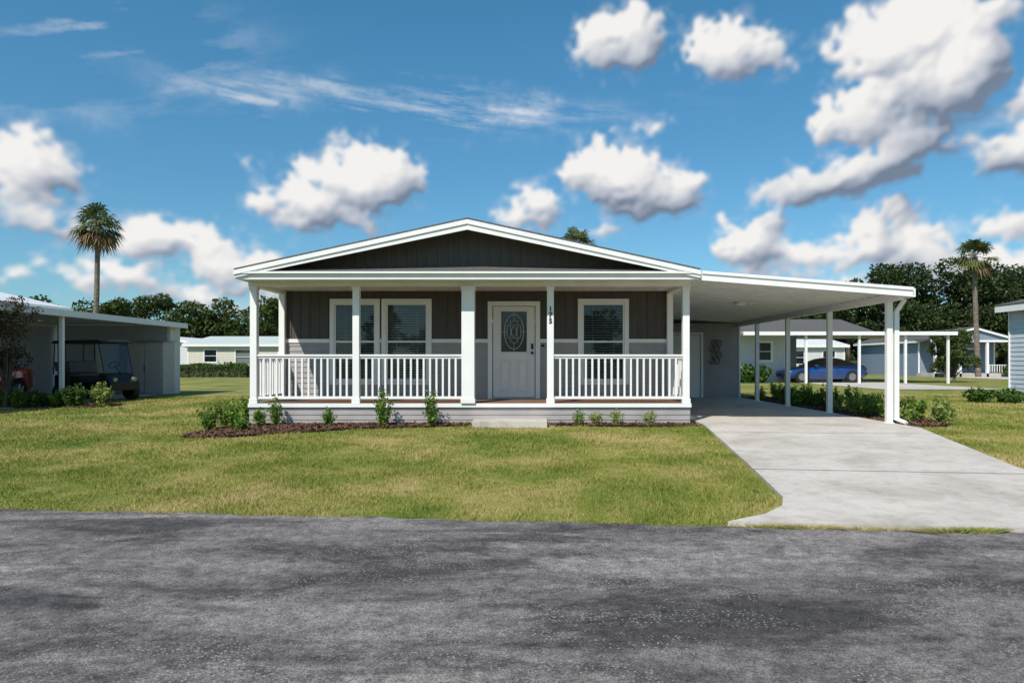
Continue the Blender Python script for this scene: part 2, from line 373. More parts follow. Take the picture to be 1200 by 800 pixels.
def window(parent,xc,w,z0,z1,y,name='window',trim=.1,blinds=True,sill=True):
    a,b=xc-w/2,xc+w/2
    T=Bt()
    T.box(a-trim,a,y-.035,y+.03,z0-trim,z1+trim,WHITE);T.box(b,b+trim,y-.035,y+.03,z0-trim,z1+trim,WHITE)
    T.box(a,b,y-.033,y+.03,z1,z1+trim,WHITE);T.box(a,b,y-.033,y+.03,z0-trim,z0,WHITE)
    if sill:T.box(a-trim-.01,b+trim+.01,y-.06,y-.036,z0-.03,z0-.002,WHITE)
    f=.035;zm=(z0+z1)/2
    T.box(a,a+f,y-.01,y+.05,z0,z1,WHITE);T.box(b-f,b,y-.01,y+.05,z0,z1,WHITE)
    T.box(a+f,b-f,y-.008,y+.05,z0,z0+f,WHITE);T.box(a+f,b-f,y-.008,y+.05,z1-f,z1,WHITE)
    T.box(a+f,b-f,y-.004,y+.045,zm-.02,zm+.02,WHITE)
    T.make(name+'_frame',parent,bevel=.003)
    G=Bt();G.quad((a+f,y+.02,z0+f),(b-f,y+.02,z0+f),(b-f,y+.02,z1-f),(a+f,y+.02,z1-f),GLASS);G.make(name+'_glass',parent)
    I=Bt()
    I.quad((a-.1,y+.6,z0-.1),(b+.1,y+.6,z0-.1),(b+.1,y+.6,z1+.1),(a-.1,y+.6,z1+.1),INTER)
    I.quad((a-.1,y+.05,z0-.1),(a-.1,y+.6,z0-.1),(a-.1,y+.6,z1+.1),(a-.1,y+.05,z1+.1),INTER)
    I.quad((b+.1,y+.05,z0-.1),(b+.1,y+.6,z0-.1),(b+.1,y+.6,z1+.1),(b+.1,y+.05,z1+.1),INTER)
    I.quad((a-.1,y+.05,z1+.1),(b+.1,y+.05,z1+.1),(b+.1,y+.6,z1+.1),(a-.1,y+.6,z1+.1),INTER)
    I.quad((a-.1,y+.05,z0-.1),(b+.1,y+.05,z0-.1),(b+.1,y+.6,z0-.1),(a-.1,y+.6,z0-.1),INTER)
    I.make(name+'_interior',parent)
    if blinds:
        S_=Bt();z=z0+f+.02
        while z<z1-f:
            S_.quad((a+f+.004,y+.055,z),(b-f-.004,y+.055,z),(b-f-.004,y+.080,z+.028),(a+f+.004,y+.080,z+.028),BLIND);z+=.054
        for xx in(a+w*.25,b-w*.25):S_.box(xx-.004,xx+.004,y+.05,y+.054,z0+f,z1-f,BLIND)
        S_.make(name+'_blinds',parent)

# ------------------------------------------------------------ MAIN HOUSE
HS=empty('manufactured_house')
X0,X1=-5.42,3.12;XC=-1.15;YP=13.3;YW=14.9;YB=27.5;DZ=.42
wins=[(-3.80,.9,.82,2.5),(-2.67,.9,.82,2.5),(1.62,.92,.82,2.5)]
ops=[(c-w/2,c+w/2,a,b) for c,w,a,b in wins]+[(-.80,.14,DZ,2.44)]
B=Bt(); laps(B,X0+.12,X1-.12,YW,DZ,1.64,GRAYSID,ops); B.make('front_wall_lap_siding',HS)
B=Bt(); battens(B,X0+.12,X1-.12,YW,1.72,2.76,DARKSID,ops,sp=.2); B.make('front_wall_board_siding',HS)
B=Bt()
for p,q in spans(X0+.12,X1-.12,1.64,1.72,[(a-.1,b+.1,c,d) for a,b,c,d in ops]): B.box(p,q,YW-.03,YW+.02,1.64,1.72,WHITE)
B.box(X0,X0+.12,YW-.032,YW+.1,.1,2.76,WHITE);B.box(X1-.12,X1,YW-.032,YW+.1,.1,2.76,WHITE)
B.make('wall_trim',HS)
for i,(c,w,a,b) in enumerate(wins): window(HS,c,w,a,b,YW,'window_%d'%(i+1),trim=.095)
B=Bt()
B.box(X0+.01,X0+.09,YW+.1,YB,0,2.8,GRAYSID);B.box(X1-.09,X1-.01,YW+.1,YB,0,2.8,GRAYSID);B.box(X0+.09,X1-.09,YB-.08,YB,0,2.8,GRAYSID)
B.make('side_walls',HS)
D=Bt();a,b=-.80,.14
D.box(a-.1,a,YW-.04,YW+.04,DZ,2.54,WHITE);D.box(b,b+.1,YW-.04,YW+.04,DZ,2.54,WHITE);D.box(a,b,YW-.038,YW+.04,2.44,2.54,WHITE)
D.box(a,b,YW-.03,YW+.04,DZ,DZ+.03,CAME)
ds=YW+.002;da,db=a+.012,b-.012;ga,gb=a+.19,b-.19;gz0,gz1=1.44,2.32
D.box(da,ga,ds,ds+.04,DZ+.035,2.43,DOOR);D.box(gb,db,ds,ds+.04,DZ+.035,2.43,DOOR)
D.box(ga,gb,ds,ds+.04,DZ+.035,gz0,DOOR);D.box(ga,gb,ds,ds+.04,gz1,2.43,DOOR)
for p,q,r,s in((ga-.03,gb+.03,gz1,gz1+.03),(ga-.03,gb+.03,gz0-.03,gz0)):D.box(p,q,ds-.014,ds-.001,r,s,DOOR)
D.box(ga-.03,ga,ds-.014,ds-.001,gz0,gz1,DOOR);D.box(gb,gb+.03,ds-.014,ds-.001,gz0,gz1,DOOR)
for p,q in((da+.12,da+.40),(db-.40,db-.12)):
    # raised moulding frame round each lower panel
    D.box(p,q,ds-.022,ds-.001,1.25,1.28,DOOR);D.box(p,q,ds-.022,ds-.001,.60,.63,DOOR)
    D.box(p,p+.03,ds-.022,ds-.001,.63,1.25,DOOR);D.box(q-.03,q,ds-.022,ds-.001,.63,1.25,DOOR);D.box(p+.07,q-.07,ds-.018,ds-.001,.67,1.21,DOOR)
D.make('front_door',HS,bevel=.004)
G=Bt();G.box(ga-.005,gb+.005,ds+.018,ds+.03,gz0-.005,gz1+.005,DGLASS);G.make('door_glass',HS)
Cm=Bt();cx=(ga+gb)/2;cz=(gz0+gz1)/2;ya=ds+.010
def ell(rx,rz,cx=cx,cz=cz,r=.009,n=28):
    pp=[(cx+rx*math.cos(2*math.pi*i/n),ya,cz+rz*math.sin(2*math.pi*i/n)) for i in range(n)]
    for i in range(n):Cm.cyl(pp[i],pp[(i+1)%n],r,r,CAME,5)
ell(.21,.38,r=.012);ell(.055,.11);ell(.08,.055,cz=cz+.19);ell(.08,.055,cz=cz-.19);ell(.045,.15,cx=cx-.11);ell(.045,.15,cx=cx+.11)
for p,q in(((cx,gz0),(cx,cz-.25)),((cx,cz+.25),(cx,gz1)),((ga,cz),(cx-.155,cz)),((cx+.155,cz),(gb,cz))):Cm.cyl((p[0],ya,p[1]),(q[0],ya,q[1]),.006,.006,CAME,5)
Cm.make('door_leading',HS)
K=Bt();K.box(db-.085,db-.035,ds-.02,ds-.001,1.50,1.62,BLACK);K.cyl((db-.06,ds,1.42),(db-.06,ds-.05,1.42),.018,.018,BLACK);K.cyl((db-.06,ds-.05,1.42),(db-.06,ds-.08,1.42),.032,.026,BLACK,12)
K.box(.27,.33,YW-.03,YW-.017,1.55,1.60,BLACK)
K.make('door_lock',HS)
B=Bt();nb=13
for i in range(nb):
    y0=YP-.06+i*(YW-YP+.06)/nb;B.box(X0+.005,X1-.005,y0+.003,y0+(YW-YP+.06)/nb-.003,DZ-.03,DZ,DECK)
B.make('deck_boards',HS)
B=Bt()
B.box(X0-.02,X1+.02,YP-.10,YP-.063,DZ-.075,DZ-.001,WHITE)
B.box(X0-.02,X0+.003,YP-.062,YW,DZ-.075,DZ-.001,WHITE);B.box(X1-.003,X1+.02,YP-.062,YW,DZ-.075,DZ-.001,WHITE)
B.box(X0-.01,X0+.02,YP-.05,YW,-.2,DZ-.08,SKIRT);B.box(X1-.02,X1+.01,YP-.05,YW,-.2,DZ-.08,SKIRT)
B.make('deck_edge',HS)
B=Bt();laps(B,X0,X1,YP-.055,-.1,DZ-.078,SKIRT,ex=.1,t=.012);B.make('porch_skirting',HS)
P=Bt();posts=[-5.35,-3.36,-1.18,.415,3.05];pw=[.065,.065,.125,.065,.065]
for x,w in zip(posts,pw):
    P.box(x-w,x+w,YP-w,YP+w,DZ+.001,2.69,WHITE)
    P.box(x-w-.015,x+w+.015,YP-w-.015,YP+w+.015,DZ+.001,DZ+.09,WHITE);P.box(x-w-.015,x+w+.015,YP-w-.015,YP+w+.015,2.62,2.688,WHITE)
P.box(X0+.005,X0+.13,YW-.14,YW-.035,DZ+.001,2.69,WHITE);P.box(X1-.13,X1-.005,YW-.14,YW-.035,DZ+.001,2.69,WHITE)
P.make('porch_posts',HS,bevel=.006)
R=Bt()
def rail(x0,x1,y=YP):
    R.box(x0,x1,y-.045,y+.045,1.33,1.365,WHITE);R.box(x0,x1,y-.022,y+.022,1.285,1.329,WHITE);R.box(x0,x1,y-.025,y+.025,.50,.55,WHITE)
    n=round((x1-x0)/.127)
    for i in range(1,n):
        x=x0+(x1-x0)*i/n;R.box(x-.019,x+.019,y-.019,y+.019,.551,1.284,WHITE)
rail(-5.285,-3.425);rail(-3.295,-1.305);rail(.48,2.985)
def srail(x,y0=YP+.066,y1=YW-.145):
    R.box(x-.045,x+.045,y0,y1,1.33,1.365,WHITE);R.box(x-.022,x+.022,y0,y1,1.285,1.329,WHITE);R.box(x-.025,x+.025,y0,y1,.50,.55,WHITE)
    n=round((y1-y0)/.127)
    for i in range(1,n):
        y=y0+(y1-y0)*i/n;R.box(x-.019,x+.019,y-.019,y+.019,.551,1.284,WHITE)
srail(-5.35);srail(3.05)
R.make('porch_railing',HS,bevel=.003)
B=Bt()
B.box(X0-.02,X1+.02,YP-.08,YP+.08,2.69,2.88,WHITE)
B.box(X0-.02,X0+.13,YP+.081,YW-.14,2.69,2.88,WHITE);B.box(X1-.13,X1+.02,YP+.081,YW-.14,2.69,2.88,WHITE)
B.make('porch_beam',HS)
B=Bt()
B.box(X0+.131,X1-.131,YP+.081,YW+.1,2.765,2.79,SOFFIT)
x=X0+.3
while x<X1-.15: B.box(x-.006,x+.006,YP+.085,YW-.02,2.758,2.7645,SOFFIT);x+=.3
B.make('porch_ceiling',HS)
def text(s,x,y,z,size,parent):
    cu=bpy.data.curves.new('number_'+s,'FONT');cu.body=s;cu.size=size;cu.extrude=.004;cu.align_x='CENTER';cu.offset=.004
    o=bpy.data.objects.new('house_number_'+s,cu);COL.objects.link(o);o.location=(x,y,z);o.rotation_euler=(math.pi/2,0,0);o.parent=parent
    cu.materials.append(BLACK)
for i,s in enumerate('175'): text(s,.415,YP-.072,2.20-i*.115,.135,HS)
YF=12.72;EL,ER=-5.49,3.19;ZE=2.925;ZR=3.87
def zr(x): return ZR-(ZR-ZE)*abs(x-XC)/((ER-EL)/2)
B=Bt()
for sgn,e in((-1,EL),(1,ER)):
    B.prism([(XC,ZR+.0),(e,ZE),(e,ZE+.035),(XC,ZR+.035)],YF-.03,YB+.3,SHINGLE)
B.make('shingle_roof',HS)
B=Bt()
for e in(EL,ER):
    B.prism([(XC,ZR-.004),(e,ZE-.004),(e,ZE-.085),(XC,ZR-.085)],YF-.055,YF-.001,WHITE)
    B.prism([(XC,ZR-.086),(e,ZE-.086),(e,ZE-.14),(XC+(.0),ZR-.19)],YF-.03,YF-.001,WHITE)
    B.prism([(XC,ZR-.006),(e,ZE-.006),(e,ZE-.03),(XC,ZR-.03)],YF,YP-.115,SOFFIT)
    s=1 if e>0 else -1
    B.box(min(e,e-s*.03),max(e,e-s*.03),YF,YB+.3,ZE-.14,ZE-.01,WHITE)
B.make('rake_fascia',HS)
B=Bt()
B.box(EL+.03,ER-.03,YF+.01,YF+.05,2.76,2.915,WHITE)
B.box(EL+.03,ER-.03,YF-.05,YF+.009,2.865,2.90,WHITE)
B.box(EL+.03,ER-.03,YF+.051,YP-.081,2.765,2.79,SOFFIT)
B.make('cornice',HS)
B=Bt()
B.prism([(YF+.0,2.918),(YP-.11,3.06),(YP-.11,3.03),(YF+.0,2.90)],EL+.5,ER-.5,SHINGLE,axis='x')
B.make('pent_roof',HS)
B=Bt()
tri=[(EL+.05,ZE-.03),(ER-.05,ZE-.03),(XC,ZR-.035)]
B.prism(tri,YP-.10,YP-.06,DARKSID)
x=EL+.7
while x<ER-.6:
    zt=zr(x)-.05
    if zt>3.05:B.box(x-.016,x+.016,YP-.118,YP-.101,2.99,zt,DARKSID)
    x+=.2
B.prism([(EL+.05,ZE-.03),(ER-.05,ZE-.03),(XC,ZR-.035)],YB,YB+.05,GRAYSID)
B.make('gable_siding',HS)

# ------------------------------------------------------------ carport with store room
CP=empty('carport')
cx0,cx1=3.2,7.08;cy0,cy1=12.66,26;czf=lambda x:2.86-(x-3.2)*.078
B=Bt()
B.prism([(cx0,czf(cx0)),(cx1,czf(cx1)),(cx1,czf(cx1)-.05),(cx0,czf(cx0)-.05)],cy0+.02,cy1,ROOFW)
y=cy0+.35
while y<cy1:
    B.prism([(cx0,czf(cx0)-.0505),(cx1,czf(cx1)-.0505),(cx1,czf(cx1)-.07),(cx0,czf(cx0)-.07)],y-.012,y+.012,ROOFW);y+=.3
B.make('roof_panels',CP)
B=Bt()
B.prism([(cx0,czf(cx0)+.03),(cx1+.03,czf(cx1)+.03),(cx1+.03,czf(cx1)-.13),(cx0,czf(cx0)-.13)],cy0-.03,cy0+.018,WHITE)
B.prism([(cx0,czf(cx0)+.045),(cx1+.03,czf(cx1)+.045),(cx1+.03,czf(cx1)-.01),(cx0,czf(cx0)-.01)],cy0-.055,cy0-.031,WHITE)
B.box(cx1,cx1+.1,cy0+.019,cy1,czf(cx1)-.13,czf(cx1)+.03,WHITE)
B.box(6.88,6.99,cy0+.05,cy1,2.38,2.51,WHITE)
B.make('fascia_beam',CP)
B=Bt()
for y in(13.15,15.75,18.3,20.75): B.box(6.875,6.985,y-.05,y+.05,.03,2.38,WHITE);B.box(6.855,7.005,y-.07,y+.07,.03,.06,WHITE)
B.box(7.03,7.12,13.12,13.2,.1,2.2,WHITE)
B.cyl((7.075,13.16,2.18),(7.16,13.0,2.42),.045,.045,WHITE,8);B.cyl((7.075,13.14,.12),(7.13,12.9,.06),.045,.045,WHITE,8)
B.make('posts_and_downspout',CP,bevel=.005)
B=Bt();YS=22.6
sops=[(4.75,5.68,.06,2.12)]
laps(B,3.14,6.96,YS,.0,2.5,GRAYSID,sops)
B.box(6.9,6.98,YS+.02,26,0,2.5,GRAYSID);B.box(3.14,6.9,25.9,25.98,0,2.5,GRAYSID)
B.make('store_room_walls',CP)
B=Bt();B.box(4.67,4.75,YS-.035,YS+.03,.05,2.2,WHITE);B.box(5.68,5.76,YS-.035,YS+.03,.05,2.2,WHITE);B.box(4.75,5.68,YS-.033,YS+.03,2.12,2.2,WHITE)
B.box(4.76,5.67,YS,YS+.03,.06,2.11,WHITE);B.box(6.93,6.99,YS-.035,YS+.01,0,2.5,WHITE)
B.box(5.2,5.32,YS-.12,YS-.036,2.28,2.42,BLACK)
B.make('store_room_door',CP)
A=Bt()
for i in range(4):
    for j in range(2):
        ax=6.05+j*.17+(.06 if i%2 else 0);az_=1.25+i*.2
        for q in range(8):
            t0=q*math.pi/4;t1=t0+math.pi/4
            A.cyl((ax+.08*math.cos(t0),YS-.04,az_+.10*math.sin(t0)),(ax+.08*math.cos(t1),YS-.04,az_+.10*math.sin(t1)),.009,.009,BLACK,5)
        A.cyl((ax-.06,YS-.04,az_-.08),(ax+.06,YS-.04,az_+.08),.007,.007,BLACK,5)
A.make('metal_wall_art',None)
L_=Bt();L_.cyl((5.1,16.5,2.64),(5.1,16.5,2.58),.14,.11,WHITE,16);L_.make('ceiling_lamp',CP)

# ------------------------------------------------------------ neighbour buildings
def gable(name,x0,x1,y0,y1,ze,zr_,wall,roof,ops=(),axis='y',oh=.35,fascia=.18,base=0):
    h=empty(name)
    B=Bt();laps(B,x0,x1,y0,base,ze,wall,[(c-w/2,c+w/2,a,b) for c,w,a,b in ops],ex=.14)
    laps_side(B,x0+.02,y0+.03,y1,base,ze,wall,-1);laps_side(B,x1-.02,y0+.03,y1,base,ze,wall,1);B.box(x0+.08,x1-.08,y1-.08,y1,base,ze,wall)
    B.box(x0-.03,x0+.09,y0-.03,y0+.019,base,ze,WHITE);B.box(x1-.09,x1+.03,y0-.03,y0+.019,base,ze,WHITE)
    B.box(x0-.03,x0+.09,y1+.001,y1+.03,base,ze,WHITE)
    B.make('walls',h)
    for i,(c,w,a,b) in enumerate(ops):window(h,c,w,a,b,y0,'window_%d'%(i+1),trim=.08,sill=False)
    R=Bt()
    if axis=='y':
        xc=(x0+x1)/2
        for e in(x0-oh,x1+oh):
            R.prism([(xc,zr_),(e,ze),(e,ze+.06),(xc,zr_+.06)],y0-oh,y1+oh,roof)
            R.prism([(xc,zr_+.02),(e,ze+.02),(e,ze-fascia),(xc,zr_-fascia)],y0-oh-.03,y0-oh-.001,WHITE)
            s=.04 if e<xc else -.04
            R.box(min(e,e+s),max(e,e+s),y0-oh,y1+oh,ze-fascia,ze-.002,WHITE)
        R.prism([(x0,ze),(x1,ze),(xc,zr_-.02)],y0-.01,y0+.04,wall)
    else:
        yc=(y0+y1)/2
        for e in(y0-oh,y1+oh):
            R.prism([(yc,zr_),(e,ze),(e,ze+.06),(yc,zr_+.06)],x0-oh,x1+oh,roof,axis='x')
            s=-.03 if e<yc else .03
            R.box(x0-oh,x1+oh,min(e,e+s),max(e,e+s),ze-fascia,ze+.02,WHITE)
        R.box(x0-oh,x1+oh,y0-oh+.001,y0,ze-.06,ze-.04,SOFFIT)
        R.prism([(y0,ze),(y1,ze),(yc,zr_-.02)],x0,x0+.05,wall,axis='x');R.prism([(y0,ze),(y1,ze),(yc,zr_-.02)],x1-.05,x1,wall,axis='x')
    R.make('roof',h)
    return h
def flatport(par,x0,x1,y0,y1,z,posts_,m=WHITE):
    B=Bt();B.box(x0,x1,y0,y1,z-.05,z,ROOFW)
    B.box(x0-.02,x1+.02,y0-.05,y0-.001,z-.16,z+.03,m);B.box(x1,x1+.06,y0,y1,z-.16,z+.03,m);B.box(x0-.06,x0,y0,y1,z-.16,z+.03,m)
    for x,y in posts_:B.box(x-.05,x+.05,y-.05,y+.05,0,z-.05,WHITE)
    B.make('carport_roof_and_posts',par)
n1=gable('neighbor_house',-25,-18.2,12,26.4,3.25,4.1,LBLUE,ROOFW,[(-20,1,1,2.2)],axis='y')
flatport(n1,-18.15,-13.5,12,26.9,2.70,[(-13.62,y) for y in(12.3,15.8,19.9)])
B=Bt();laps(B,-18.1,-13.75,26.2,0,2.64,LBLUE,ex=.14);B.box(-13.83,-13.75,26.23,26.9,0,2.64,PALE);B.box(-13.86,-13.72,26.14,26.18,0,2.64,WHITE)
B.box(-16.6,-15.7,26.14,26.18,.05,2.1,WHITE)
B.make('store_room',n1)
C=empty('storage_locker');B=Bt();B.box(-14.85,-13.5,25.2,26.0,.02,1.95,LOCKER);B.prism([(25.12,1.96),(26.05,2.04),(26.05,1.96)],-14.9,-13.45,LOCKER,axis='x')
for x in(-14.82,-14.17):B.box(x,x+.63,25.165,25.198,.08,1.88,LOCKER)
B.box(-14.20,-14.17,25.15,25.164,.9,1.1,BLACK);B.make('locker_body',C,bevel=.01)
gable('neighbor_house',-30.0,-22.0,60,70,2.75,3.6,BEIGE,GREENW,[(-28.0,1.1,1.2,2.3),(-25.0,1.6,1.0,2.3)],axis='x')
gable('neighbor_house',-37,-31,64,74,2.8,3.6,PALE,ROOFW,[(-34,1.0,1.2,2.2)],axis='y')
gable('neighbor_house',-60,-48,60,70,2.8,3.7,BEIGE,ROOFW,[],axis='x')
n2=gable('neighbor_house',9.5,15.4,41,50,2.95,4.0,LBLUE,SHINGLE,[(14.1,.9,1.3,2.4),(11,1,1.2,2.4)],axis='x')
B=Bt();B.prism([(40.65,2.95),(45.5,4.0),(45.5,4.06),(40.65,3.01)],15.75,20.7,SHINGLE,axis='x');B.prism([(50.3,2.95),(45.5,4.0),(45.5,4.06),(50.3,3.01)],15.75,20.7,SHINGLE,axis='x')
B.prism([(40.65,2.95),(50.3,2.95),(45.5,3.98)],20.6,20.69,LBLUE,axis='x')
for x in(15.6,18.6,21.2,23.6):B.box(x-.06,x+.06,38.4,38.52,0,2.8,WHITE)
B.box(12.0,24.0,38.2,38.25,2.72,2.92,WHITE);B.box(12.0,24.0,38.251,40.6,2.86,2.9,ROOFW);B.box(15.8,24.0,40.601,47,2.82,2.86,ROOFW)
laps(B,15.5,18.4,47,0,2.8,LBLUE,ex=.14)
for i in range(14):B.box(19.6+i*.13,19.65+i*.13,44,44.05,.45,1.2,WHITE)
B.box(19.5,21.5,43.98,44.07,1.2,1.27,WHITE);B.box(19.5,21.5,43.98,44.07,.4,.45,WHITE)
B.make('carport_wing',n2)
n3=gable('neighbor_house',32.8,39.2,57.5,68,3.0,3.95,MBLUE,SHINGLE,[(34.6,1.0,1.0,2.3),(37.2,1.0,1.0,2.3)],axis='y')
B=Bt();
for x in(32.9,34.9,37.1,39.1):B.box(x-.09,x+.09,55.2,55.38,0,2.85,WHITE)
B.box(32.6,39.4,55.15,55.45,2.83,2.99,WHITE);B.prism([(32.45,3.0),(39.55,3.0),(36,3.93)],55.2,55.3,MBLUE);
for e in(32.4,39.6):
    B.prism([(36,4.02),(e,3.02),(e,2.86),(36,3.86)],55.0,55.1,WHITE);B.prism([(36,4.07),(e,3.07),(e,3.025),(36,4.025)],55.0,57.3,SHINGLE)
B.box(32.8,34.8,55.25,55.3,.95,1.0,WHITE);B.box(37.2,39.1,55.25,55.3,.95,1.0,WHITE);B.box(32.6,39.4,55.2,57.4,0,.3,CONC)
for x in np.arange(32.9,39,.2):
    if not 35<x<37:B.box(x-.025,x+.025,55.25,55.3,.4,.949,WHITE)
B.make('porch',n3)
gable('neighbor_house',24.6,30.5,66,74,2.8,3.5,PALE,ROOFW,[(26,1.2,1,2.3),(29,1.2,1,2.3)],axis='x')
n4=gable('neighbor_house',15.0,22,10.5,21.3,2.95,3.75,LBLUE,SHINGLE,[(16.3,.9,1.0,2.3),(19.5,.9,1.0,2.3)],axis='y',oh=.28)
sheet('neighbor_driveway',[(33,46),(41,46),(41,54.9),(33,54.9)],.02,CONC)
sheet('neighbor_driveway',[(15.6,30),(21,30),(21,47),(15.6,47)],.02,CONC)
sheet('neighbor_driveway',[(-18.1,7.8),(-13.4,7.8),(-13.4,26),(-18.1,26)],.03,CONC)

# ------------------------------------------------------------ vehicles
def car(name,x,y,rz,paint,loc_z=0.03):
    e=empty(name,(x,y,loc_z),rz)
    st=[(-2.46,.38,.56,.64,.62,.45),(-2.36,.26,.62,.70,.80,.55),(-2.0,.22,.72,.79,.90,.62),(-1.5,.20,.80,.87,.93,.66),(-1.0,.20,.88,.96,.94,.66),
        (-.6,.20,.92,1.18,.95,.62),(-.15,.20,.94,1.37,.96,.58),(.35,.20,.95,1.44,.96,.57),(.9,.20,.96,1.40,.96,.57),(1.4,.20,.98,1.27,.95,.58),(1.85,.22,1.0,1.10,.92,.60),(2.25,.30,.98,1.03,.86,.58),(2.42,.36,.86,.93,.76,.5),(2.48,.42,.7,.76,.68,.45)]
    vs=[]
    for(xx,zb,zl,zt,hb,ht) in st:
        half=[(0,zb),(hb*.88,zb),(hb*.99,zb+.12),(hb*1.0,(zb+zl)/2),(hb*.97,zl-.05),(hb*.93,zl),(ht,zt-.02),(0,zt+.03)]
        ring=half+[(-a,b) for a,b in half[-2:0:-1]]
        vs+=[(xx,a,b) for a,b in ring]
    nr=len(ring);B=Bt();n=len(st)
    for i in range(n-1):
        for j in range(nr):
            j2=(j+1)%nr
            side=j in(5,nr-6);top=j in(6,nr-7)
            glass=(side and 4<=i<=9) or (top and (4<=i<=5 or 8<=i<=9))
            B.f.append([i*nr+j,(i+1)*nr+j,(i+1)*nr+j2,i*nr+j2]);B.m.append(B.mi(CARGLASS if glass else paint))
    B.f.append(list(range(nr)));B.m.append(B.mi(paint));B.f.append([ (n-1)*nr+k for k in range(nr)]);B.m.append(B.mi(paint));B.v=vs
    B.make('body',e,smooth=True)
    W=Bt()
    for wx in(-1.5,1.47):
        for s in(-1,1):
            W.cyl((wx,s*.70,.33),(wx,s*.965,.33),.38,.38,BLACK,24)
            W.cyl((wx,s*.72,.33),(wx,s*.975,.33),.335,.335,RUBBER,24);W.cyl((wx,s*.9,.33),(wx,s*.982,.33),.23,.21,RIM,16)
            for k in range(5):
                t=k*2*math.pi/5;W.cyl((wx+.05*math.cos(t),s*.988,.33+.05*math.sin(t)),(wx+.2*math.cos(t),s*.984,.33+.2*math.sin(t)),.022,.018,RIM,5)
    W.make('wheels',e)
    D_=Bt()
    for s in(-1,1):
        D_.box(-2.40,-2.2,min(s*.55,s*.78),max(s*.55,s*.78),.58,.68,RIM);D_.box(2.34,2.46,min(s*.5,s*.76),max(s*.5,s*.76),.78,.88,CARRED)
        D_.box(-.8,-.62,min(s*.96,s*1.1),max(s*.96,s*1.1),.93,1.04,paint)
        D_.cyl((.28,s*.90,.96),(.28,s*.60,1.42),.03,.03,BLACK,6)
        D_.box(.0,.18,min(s*.955,s*.975),max(s*.955,s*.975),.80,.83,RIM)
    D_.box(-2.47,-2.38,-.4,.4,.36,.50,BLACK);D_.make('lamps_mirrors',e,bevel=.01)
    return e
car('parked_car',17.3,40.6,.04,CARBLUE)
car('parked_car',-16.3,19.0,math.pi/2,CARRED)
gc=empty('golf_cart',(-13.75,21.7,.03),math.radians(-18))
B=Bt()
B.prism([(-1.15,.35),(-1.15,.78),(-.55,.82),(-.5,.5),(.35,.32),(.62,.36),(.72,.85),(1.02,.80),(1.22,.55),(1.22,.30)],-.52,.52,BLACK)
B.box(-.6,-.02,-.5,.5,.5,.72,BLACK)
B.make('body',gc,bevel=.04)
B=Bt();B.box(-.55,-.02,-.5,.5,.725,.84,SEAT);B.prism([(-.60,.85),(-.66,1.22),(-.56,1.22),(-.48,.85)],-.48,.48,SEAT);B.box(-1.12,-.68,-.45,.45,.80,.90,SEAT)
B.prism([(-1.2,.9),(-1.26,1.2),(-1.18,1.2),(-1.1,.9)],-.45,.45,SEAT);B.make('seats',gc,bevel=.03)
B=Bt();B.prism([(-1.2,1.80),(-1.1,1.86),(.7,1.88),(.85,1.83),(.85,1.80),(-1.2,1.77)],-.58,.58,BLACK);B.make('canopy',gc,bevel=.015)
B=Bt()
for s in(-.5,.5):
    B.cyl((.95,s,.75),(.68,s,1.80),.018,.018,BLACK,8);B.cyl((-.65,s,.8),(-.7,s,1.79),.018,.018,BLACK,8);B.cyl((-1.2,s,.8),(-1.15,s,1.79),.018,.018,BLACK,8)
B.cyl((.72,.25,.8),(.45,.25,1.08),.02,.02,BLACK,8)
for q in range(12):
    t0=q*math.pi/6;t1=t0+math.pi/6
    f=lambda t:(.43+.09*math.cos(t),.25+.17*math.sin(t),1.1+.10*math.cos(t));B.cyl(f(t0),f(t1),.014,.014,BLACK,6)
B.make('struts_and_steering',gc)
B=Bt();B.quad((.94,-.48,.86),(.94,.48,.86),(.70,.48,1.78),(.70,-.48,1.78),GLASS);B.make('windshield',gc)
B=Bt()
for wx in(-.85,.85):
    for s in(-1,1):B.cyl((wx,s*.42,.24),(wx,s*.62,.24),.25,.25,RUBBER,20);B.cyl((wx,s*.5,.24),(wx,s*.63,.24),.13,.12,RIM,14)
for s in(-.35,.35):B.cyl((1.12,s,.66),(1.2,s,.64),.07,.07,RIM,12)
B.make('wheels',gc)

# ------------------------------------------------------------ plants
def shrub(name,x,y,h,r,m=None,stems=12,per=45,ls=.05):
    m=m or FGREEN;e=empty(name,(x,y,H(x,y)+.02));B=Bt();PP=[]
    for i in range(stems):
        t=rng.uniform(0,6.28);rr=r*math.sqrt(rng.uniform(0,1));hh=h*rng.uniform(.6,1.05)*(1-.35*(rr/r)**2)
        p1=np.array([rr*math.cos(t),rr*math.sin(t),hh]);p0=np.array([rr*.25*math.cos(t),rr*.25*math.sin(t),0])
        B.cyl(p0,p1,.006,.003,BARK,5)
        k=rng.uniform(.12,1.02,per)[:,None];P=p0+(p1-p0)*k+rng.normal(0,.028+.012*r,(per,3));PP.append(P)
    B.make('stems',e)
    P=np.concatenate(PP);P[:,2]=np.clip(P[:,2],.02,None);fastmesh('leaves',leaves(P,ls*1.5,ls*.62,up=.55),4,[m],parent=e)
for x,y,h,r,k in[(-4.80,13.0,.58,.12,11),(-3.78,12.85,.40,.12,9),(-2.74,12.85,.74,.18,14),(-1.82,12.9,.70,.18,14),
    (-5.84,12.4,.50,.17,12),(-5.48,12.75,.50,.16,12),(-5.22,12.35,.24,.12,9),(-5.85,13.1,.5,.18,12),(-5.75,14.0,.58,.2,13),(-5.1,12.9,.36,.13,10)]:
    shrub('shrub',x,y,h,r,stems=k,per=40)
for x in(.95,1.3,1.68,2.3):
    shrub('shrub',x,13.0,.3,.14,FYEL if x>1 else FGREEN,stems=9,per=35,ls=.035)
yy=13.3
